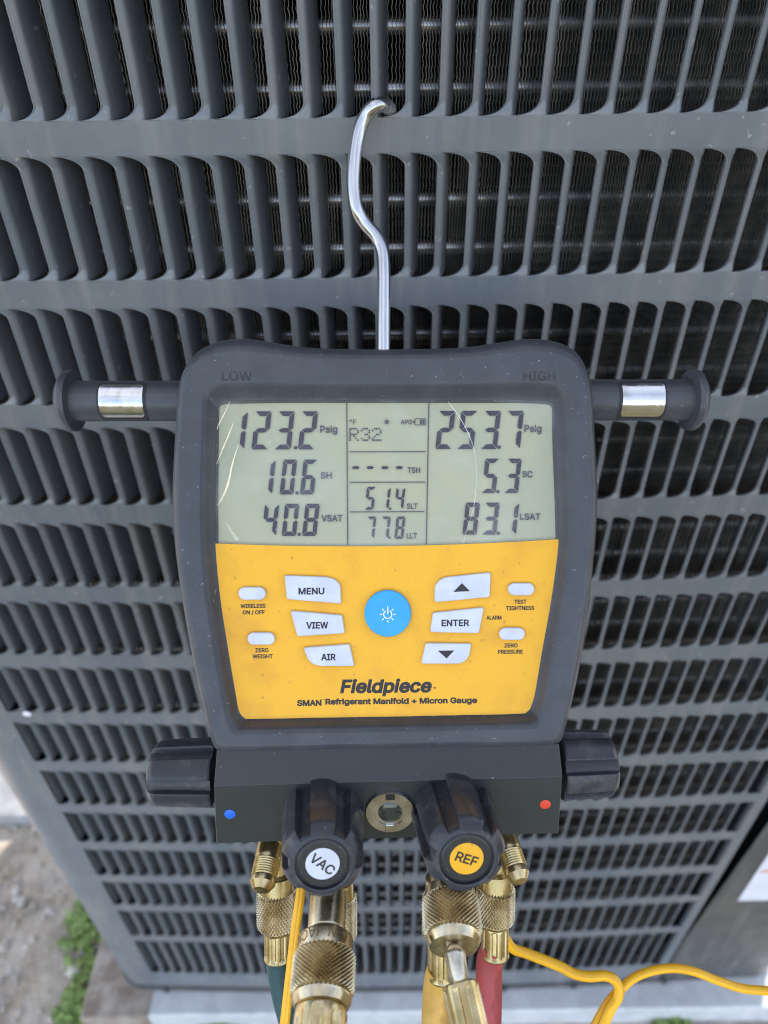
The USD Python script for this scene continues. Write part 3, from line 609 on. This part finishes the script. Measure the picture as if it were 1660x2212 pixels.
def fl(depth, rot, wide=.35):
    def m(th, i):
        q = np.cos(6 * (th - rot)); e = np.clip((q + .52) / .22, 0, 1); e = e * e * (3 - 2 * e)
        return 1 - depth(i) * (1 - e)
    return m
def knob(base, axis, R1, R2, Ln, rot, label, up=(0, 1, 0)):
    pr = [(R1 * .8, 0), (R1 * .97, .0003), (R1, .0012), (R1 * .7 + R2 * .3, Ln * .3), ((R1 + R2) / 2, Ln * .5), (R1 * .2 + R2 * .8, Ln * .72), (R2, Ln * .86), (R2 * .98, Ln * .89), (R2 * .93, Ln * .93), (R2 * .86, Ln * .96), (R2 * .78, Ln * .985), (R2 * .7, Ln * .995), (R2 * .665, Ln * .99), (R2 * .65, Ln * .955), (R2 * .3, Ln * .955)]
    dep = [.08, .13, .17, .19, .19, .185, .175, .15, .12, .06, .01, 0, 0, 0, 0]
    return g.part("valve_knob", lathe(base, axis, pr, 300, up, fl(lambda i: dep[i], rot)), KNOBM, 28, label=label), pr
kax = np.array([.075, -.215, .972]); kax /= np.linalg.norm(kax); LK = .0385
for (bx, by), lab_, txt, discm, rot, trot, label in (((699, 1757), "VAC", "VAC", BUTTON, math.pi / 2, -39, "front valve knob with a white VAC disc"), ((976, 1747), "REF", "REF", YELLOW, math.pi / 2 - .12, -20, "front valve knob with a yellow REF disc")):
    base = on_front(bx, by, 0)
    kn, pr = knob(base, kax, .0193, .0176, LK, rot, label)
    c_ = base + kax * LK * .955
    g.part("ring", lathe(c_, kax, [(.0110, -.0005), (.0110, .0004), (.0104, .0007), (.0098, .0007)], 48, (0, 1, 0)), KNOBR, 30, parent=kn)
    g.part("disc", lathe(c_, kax, [(.0072, 0), (.0072, .0009), (.0070, .0010)], 56, (0, 1, 0)), discm, 30, parent=kn)
    m = meshkit.text_mesh(txt, .0041, .0001, True); v = np.array(m.vertices); v[:, :2] -= (v[:, :2].min(0) + v[:, :2].max(0)) / 2
    x_, y_, a_ = frame(kax, (0, 1, 0)); ar = math.radians(trot); ex, ey = x_ * math.cos(ar) + y_ * math.sin(ar), -x_ * math.sin(ar) + y_ * math.cos(ar)
    g.part("lettering", (c_ + np.outer(v[:, 0], ex) + np.outer(v[:, 1], ey) + np.outer(v[:, 2] + .00102, kax), np.array(m.faces)), INK, False, parent=kn)
for x, y, s_, xe, lab_ in ((470, 1668, -1, 331, "left side valve knob"), (1207, 1652, 1, 1324, "right side valve knob")):
    z0_ = -.0135; a = L(x, y, z0_); b_ = L(xe, y + (2 if s_ < 0 else -4), z0_); ax = b_ - a; n = np.linalg.norm(ax); R = 74 * PXM
    knob(a, ax, R, R * .94, n, .35, lab_)
# sight glass
sg = on_front(843, 1748, 0); x_, y_, a_ = frame(nrm, (0, 1, 0)); Rg = 51 * PXM * .985
ring = m3.CrossSection([[(Rg * math.cos(t), Rg * math.sin(t)) for t in np.linspace(0, 2 * np.pi, 64, endpoint=False)], [(Rg * .66 * math.cos(-t), Rg * .66 * math.sin(-t)) for t in np.linspace(0, 2 * np.pi, 64, endpoint=False)]], m3.FillRule.EvenOdd)
slot = m3.CrossSection([[(-.0021, -Rg * .97), (.0021, -Rg * .97), (.0021, Rg * .97), (-.0021, Rg * .97)]])
rm = (m3.Manifold.extrude(ring, .0026) - m3.Manifold.extrude(slot, .003).translate((0, 0, .0012)))
v, f = va(rm); tr = lambda v: sg + np.outer(v[:, 0], x_) + np.outer(v[:, 1], y_) + np.outer(v[:, 2], a_)
sgp = g.part("sight_glass", (tr(v), f), NICKEL, 25)
g.part("ring_lip", lathe(sg, nrm, [(Rg, 0), (Rg * 1.02, .001), (Rg * 1.0, .0022)], 64, (0, 1, 0)), NICKEL, 40, parent=sgp)
g.part("glass", lathe(sg, nrm, [(Rg * .66, 0), (Rg * .655, .0012), (Rg * .5, .0022), (Rg * .25, .0028), (.0002, .003)], 48, (0, 1, 0)), GLASSD, 60, parent=sgp)
for y0, y1, mt in ((.62, .95, KNOBR), (-.98, -.6, MAGNET)):
    bm = rbox([(sx * .0022, Rg * y, z) for sx in (-1, 1) for y in (y0, y1) for z in (.0008, .0031 if mt is MAGNET else .0024)], .0004)
    g.part("notch", (tr(np.array(bm.vertices)), np.array(bm.faces)), NICKEL if mt is MAGNET else KNOBR, 40, parent=sgp)
# flare ports: two angled stubs at the back corners, and the straight ports of the hoses
def stub(a, b_, R, label):
    ax = b_ - a; n = np.linalg.norm(ax); pr = [(R, 0), (R, n * .36), (R * .95, n * .4), (R * .95, n * .44)]
    for i in range(7): h = n * (.45 + .045 * i); pr += [(R * .98, h), (R * .9, h + n * .022)]
    pr += [(R * .95, n * .78), (R * .95, n * .86), (R * .6, n * .985), (R * .4, n)]
    return g.part("flare_port", lathe(a, ax, pr, 40, (0, 0, 1)), BRASS, 28, label=label)
stub(L(588, 1812, -.020), L(564, 1926, -.002), 29 * PXM, "angled brass flare port at the left"); stub(L(1086, 1794, -.020), L(1124, 1907, -.002), 27 * PXM, "angled brass flare port at the right")
DN = np.array([0, -1, -.12]); DN /= np.linalg.norm(DN)
FR = np.array([-.0, -.6, .8]); FR /= np.linalg.norm(FR)
ports = {}
for nm, (x, y), z_, R in (("l", (598, 1815), -.02, 30), ("c", (726, 1812), -.022, 32), ("y", (958, 1806), -.022, 32), ("r", (1072, 1800), -.02, 29)):
    a = L(x, y, z_); g.part("hose_port", lathe(a + [0, .004, 0], DN, [(R * PXM, 0), (R * PXM, .018), (R * PXM * .93, .021), (R * PXM * .93, .03)], 36), BRASS, 30)
    ports[nm] = a
# big front ports under the two knobs
def front_port(x, y, z_, R, n, label):
    a = L(x, y, z_) - FR * n; p = g.part("front_port", lathe(a, FR, [(R, 0), (R, n * .8), (R * .96, n * .84), (R * .99, n * .87), (R * .93, n * .9), (R * .98, n * .93), (R * .92, n)], 48), BRASS_L, 28, label=label)
    return a + FR * n
FV = front_port(704, 2030, .0225, .0083, .02, "short brass port below the VAC knob")
FRF = front_port(972, 1926, .019, .0083, .02, "short brass port below the REF knob")

# ================================================================== HOSES AND CABLES
def hose(name, label, top, R, nut_px, ferr_px, path_px, rh, hm, brass=BRASS, dirv=DN, nutH=None):
    o = toW(top); T = Thing(name, label, "hose", o)
    W = lambda m: (toW(va(m)[0]), va(m)[1])
    return T, W
def rear_hose(key, name, label, y_c0, y_k0, y_k1, y_f1, Rn, Rf, path, rh, hm):
    a = ports[key]
    # positions along the axis from photo heights
    def along(y):
        best = min(np.linspace(0, .09, 900), key=lambda s: abs(proj_y(a + DN * s) - y)); return best
    s0, s1, s2, s3 = (along(y) for y in (y_c0, y_k0, y_k1, y_f1))
    T = Thing(name, label, "hose", toW(a)); W = lambda m: (toW(va(m)[0]), va(m)[1])
    nut = T.part("coupling_nut", W(lathe(a + DN * s0, DN, [(Rn * .8, 0), (Rn * .86, .0005), (Rn * .9, s1 - s0), (Rn * .9, s2 - s0), (Rn * .75, s2 - s0 + .002), (Rn * .6, s2 - s0 + .0025)], 48)), BRASS, 30)
    T.part("knurled_band", W(knurl(a + DN * s1, DN, Rn, s2 - s1, 38, 7, .00055)), BRASS_L, 20, parent=nut)
    T.part("ferrule", W(hexferrule(a + DN * (s2 + .001), DN, Rf, s3 - s2)), BRASS, 32)
    P = [a + DN * (s3 - .004)] + [L(x, y, z) for x, y, z in path]
    T.part("tube", (toW(tube(spline(P, 60), rh, 28)[0]), tube(spline(P, 60), rh, 28)[1]), hm, 60)
def proj_y(p):
    w = toW(p) - CAM; return CYP - FP * (w @ UU) / (w @ FW)
rear_hose("l", "teal_hose", "dark teal hose with knurled brass nut hanging behind the thin yellow cable", 1885, 1920, 2000, 2068, .0098, .0066, [(600, 2080, -.03), (610, 2140, -.03), (630, 2215, -.028), (655, 2290, -.03), (680, 2400, -.04)], .0058, TEAL)
rear_hose("c", "black_hose", "dark hose and knurled nut mostly hidden behind the large brass VAC coupling", 1900, 1935, 2024, 2090, .0102, .0066, [(722, 2110, -.032), (712, 2160, -.033), (704, 2230, -.034), (700, 2400, -.04)], .0062, BLACKH)
rear_hose("y", "yellow_hose", "mustard yellow hose behind the bent brass tube below the REF knob", 1895, 1935, 2020, 2108, .0102, .0078, [(949, 2125, -.034), (946, 2170, -.034), (944, 2230, -.034), (940, 2400, -.04)], .0079, YHOSE)
rear_hose("r", "red_hose", "red hose with knurled brass nut hanging at the right below the manifold", 1880, 1915, 1988, 2062, .0094, .0069, [(1058, 2080, -.03), (1057, 2140, -.03), (1055, 2220, -.03), (1050, 2400, -.04)], .0066, RHOSE)

def front_coupling(name, label, start, Rk, ncol, nk, text=None, nrows=10):
    T = Thing(name, label, "hose", toW(start)); W = lambda m: (toW(va(m)[0]), va(m)[1])
    a = start - FR * .001
    nut = T.part("coupling_nut", W(lathe(a, FR, [(Rk * .72, 0), (Rk * .9, .0003), (Rk * .935, .0012), (Rk * .935, ncol), (Rk * .9, ncol + .0005), (Rk * .9, ncol + nk), (Rk * .97, ncol + nk + .0005), (Rk * .96, ncol + nk + .002), (Rk * .86, ncol + nk + .0042), (Rk * .7, ncol + nk + .0048), (Rk * .5, ncol + nk + .0046)], 64)), BRASS_L, 35)
    T.part("knurled_band", W(knurl(a + FR * ncol, FR, Rk, nk, 38, nrows, .00085)), BRASS_L, 18, parent=nut)
    if text:
        m = meshkit.text_mesh(text, .0042, .0001); m = m.subdivide_to_size(.0009); v = np.array(m.vertices); v[:, 0] -= (v[:, 0].min() + v[:, 0].max()) / 2
        x_, y_, a_ = frame(FR, (0, 0, 1)); front = np.array([0, .8, .6]); front = front - FR * (front @ FR); front /= np.linalg.norm(front); side = np.cross(FR, front)
        if side[0] < 0: side = -side
        th = -v[:, 0] / (Rk * .935) * 1.0 + text_off; rr = Rk * .935 + v[:, 2] * .8
        P = a + np.outer(rr * np.cos(th), front) + np.outer(rr * np.sin(th), side) + np.outer(.0012 + v[:, 1], FR)
        T.part("lettering", W((P, np.array(m.faces))), BRASS_D, False, parent=nut)
    return T, W, a + FR * (ncol + nk + .0045)
text_off = .12
T, W, e = front_coupling("vacuum_hose", "large brass hose coupling marked YELLOW JACKET below the VAC knob", FV, .0127, .0068, .0165, "YELLOW JACKET")
T.part("ferrule", W(hexferrule(e - FR * .0005, FR, .0108, .045, n=8, ang0=math.pi / 2 + .1, dent=.12)), BRASS, 32)
T.part("tube", W(tube([e + FR * .043, e + FR * .06, e + FR * .08 + [0, -.01, 0]], .0085, 28)), BLACKH, 60)
T, W, e = front_coupling("bent_tube_hose", "knurled brass nut with a bent steel tube and ferrule below the REF knob", FRF, .0118, .0045, .0155, None, 9)
pts = [e - FR * .006, e + FR * .004, L(984, 2062, e[2] + .006), L(990, 2105, e[2] + .008), L(995, 2132, e[2] + .006)]
gn = spline(pts, 40)
T.part("bent_tube", W(tube(gn, .0041, 24)), mat("bent_tube_metal", (.58, .53, .44), .3, metal=1, color2=(.4, .36, .3), scale=120, rvar=.1), 60)
fs = L(993, 2122, e[2] + .0065); fe = L(1024, 2260, e[2] + .018); fa = fe - fs; n = np.linalg.norm(fa)
T.part("ferrule", W(hexferrule(fs, fa, .0073, n, n=8, ang0=.3, dent=.12)), BRASS, 32)
T.part("tube", W(tube([fe - fa * .04, fe + fa * .5], .006, 20)), BLACKH, 60)

def cable(name, label, pts, r, flat=None):
    P = spline([L(*p) for p in pts], 90); w = toW(P)
    T = Thing(name, label, "cable", w[0])
    if flat:
        for s in (-1, 1): T.part("insulated_wire", tube(w + np.outer(np.full(len(w), s * r * .42), xl), r, 14), CABLE, 60)
    else: T.part("insulated_wire", tube(w, r, 16), CABLE, 60)
cable("thermocouple_cable", "straight twin yellow cable crossing in front of the teal hose", [(654, 1880, -.004), (650, 1930, -.001), (640, 2000, 0), (628, 2100, .001), (615, 2215, .002), (600, 2330, 0)], .0016, True)
cable("sensor_cable", "yellow cable wandering from behind the red hose and curling down at right", [(1075, 1990, -.07), (1095, 2032, -.075), (1110, 2050, -.078), (1139, 2060, -.08), (1175, 2074, -.08), (1212, 2089, -.08), (1241, 2104, -.08), (1274, 2110, -.08), (1306, 2108, -.08), (1328, 2117, -.08), (1338, 2136, -.08), (1335, 2156, -.08), (1321, 2178, -.08), (1304, 2215, -.08), (1270, 2300, -.08)], .0028)
cable("sensor_cable", "yellow cable arching out of the frame at the right edge", [(1250, 2290, -.085), (1288, 2212, -.085), (1317, 2163, -.085), (1343, 2136, -.085), (1372, 2112, -.085), (1412, 2097, -.085), (1456, 2092, -.085), (1500, 2099, -.085), (1547, 2117, -.085), (1602, 2135, -.085), (1660, 2141, -.085), (1760, 2150, -.085)], .0024)

# ================================================================== WEEDS, PEBBLES, STRAW
def weed(px, py, R, n, lsize, label, z=.0):
    p = hit_z(px, py, z + .01); p[2] = z
    T = Thing("weed", label, "weed", p); V, Fc, S = [], [], []
    k = 0
    for i in range(n):
        a, rr = rng.uniform(0, 2 * np.pi), R * math.sqrt(rng.random()); h = rng.uniform(.3, 1) * R * .8 * (1.1 - rr / R * .6)
        c_ = p + [rr * math.cos(a), rr * math.sin(a), h]; d = rng.normal(0, 1, 3); d[2] = abs(d[2]) * .3; d /= np.linalg.norm(d)
        s = np.cross(d, [0, 0, 1]) + rng.normal(0, .2, 3); s /= np.linalg.norm(s); l = lsize * rng.uniform(.6, 1.3); w = l * .36
        up = np.array([0, 0, l * .18])
        V += [c_ - d * l * .5, c_ + s * w - d * l * .1 + up, c_ + s * w * .7 + d * l * .3 + up, c_ + d * l * .55, c_ - s * w * .7 + d * l * .3 + up, c_ - s * w - d * l * .1 + up, c_ + up * .3]
        for q in range(6): Fc.append([k + 6, k + q, k + (q + 1) % 6])
        k += 7
        if i % 4 == 0: S.append(tube([p + [rr * .5 * math.cos(a), rr * .5 * math.sin(a), -.005], c_], .0009, 5))
    T.part("leaves", (np.array(V), np.array(Fc)), LEAF, False); T.part("stems", cat(S), LEAF, 40)
weed(212, 1978, .05, 85, .02, "largest bright green weed clump beside the left corner of the air conditioner")
weed(182, 2050, .042, 42, .018, "leafy green weed just below the largest clump at the left")
weed(246, 2032, .02, 50, .014, "tiny weed tucked against the concrete pad corner at the left")
weed(190, 2128, .035, 40, .018, "green weed in the dirt left of the pad's stained end")
weed(160, 2190, .032, 90, .018, "weed at the lower left edge of the picture")
#weed(10, 1938, .03, 60, .018, "pale weed at the far left edge of the dirt")
weed(470, 2212, .03, 90, .016, "low weed in front of the pad left of the teal hose", -.0)
weed(1445, 2212, .03, 70, .016, "low weed in front of the pad right of the cables")
pm, sm_ = [], []
ico = trimesh.creation.icosphere(1, 1)
for i in range(520):
    p = hit_z(rng.uniform(-60, 330), rng.uniform(1780, 2260), .0) if i % 5 else hit_z(rng.uniform(300, 1660), rng.uniform(2196, 2260), 0.)
    if p[1] > PADF - .01 and p[0] > PADL - .03: continue
    s = .003 * rng.gamma(2., .6) + .001
    v = ico.vertices * (s * rng.uniform(.6, 1.2, 3)) * (1 + rng.normal(0, .08, (len(ico.vertices), 1))); pm.append((v + [p[0], p[1], s * .3], ico.faces))
for i in range(90):
    p = hit_z(rng.uniform(-40, 320), rng.uniform(1780, 2230), .008)
    if p[1] > PADF - .01 and p[0] > PADL - .03: continue
    a = rng.uniform(0, 2 * np.pi); l = rng.uniform(.015, .06); d = np.array([math.cos(a), math.sin(a), rng.normal(0, .1)]) * l
    sm_.append(tube(spline([p - d, p + [0, 0, .004], p + d], 6), .0008, 5))
solo("gravel", cat(pm), STONE, "small pale pebbles scattered over the bare dirt", "gravel", kind="stuff")
solo("straw", cat(sm_), STRAW, "dry straw bits lying on the dirt at the left", "straw", kind="stuff")
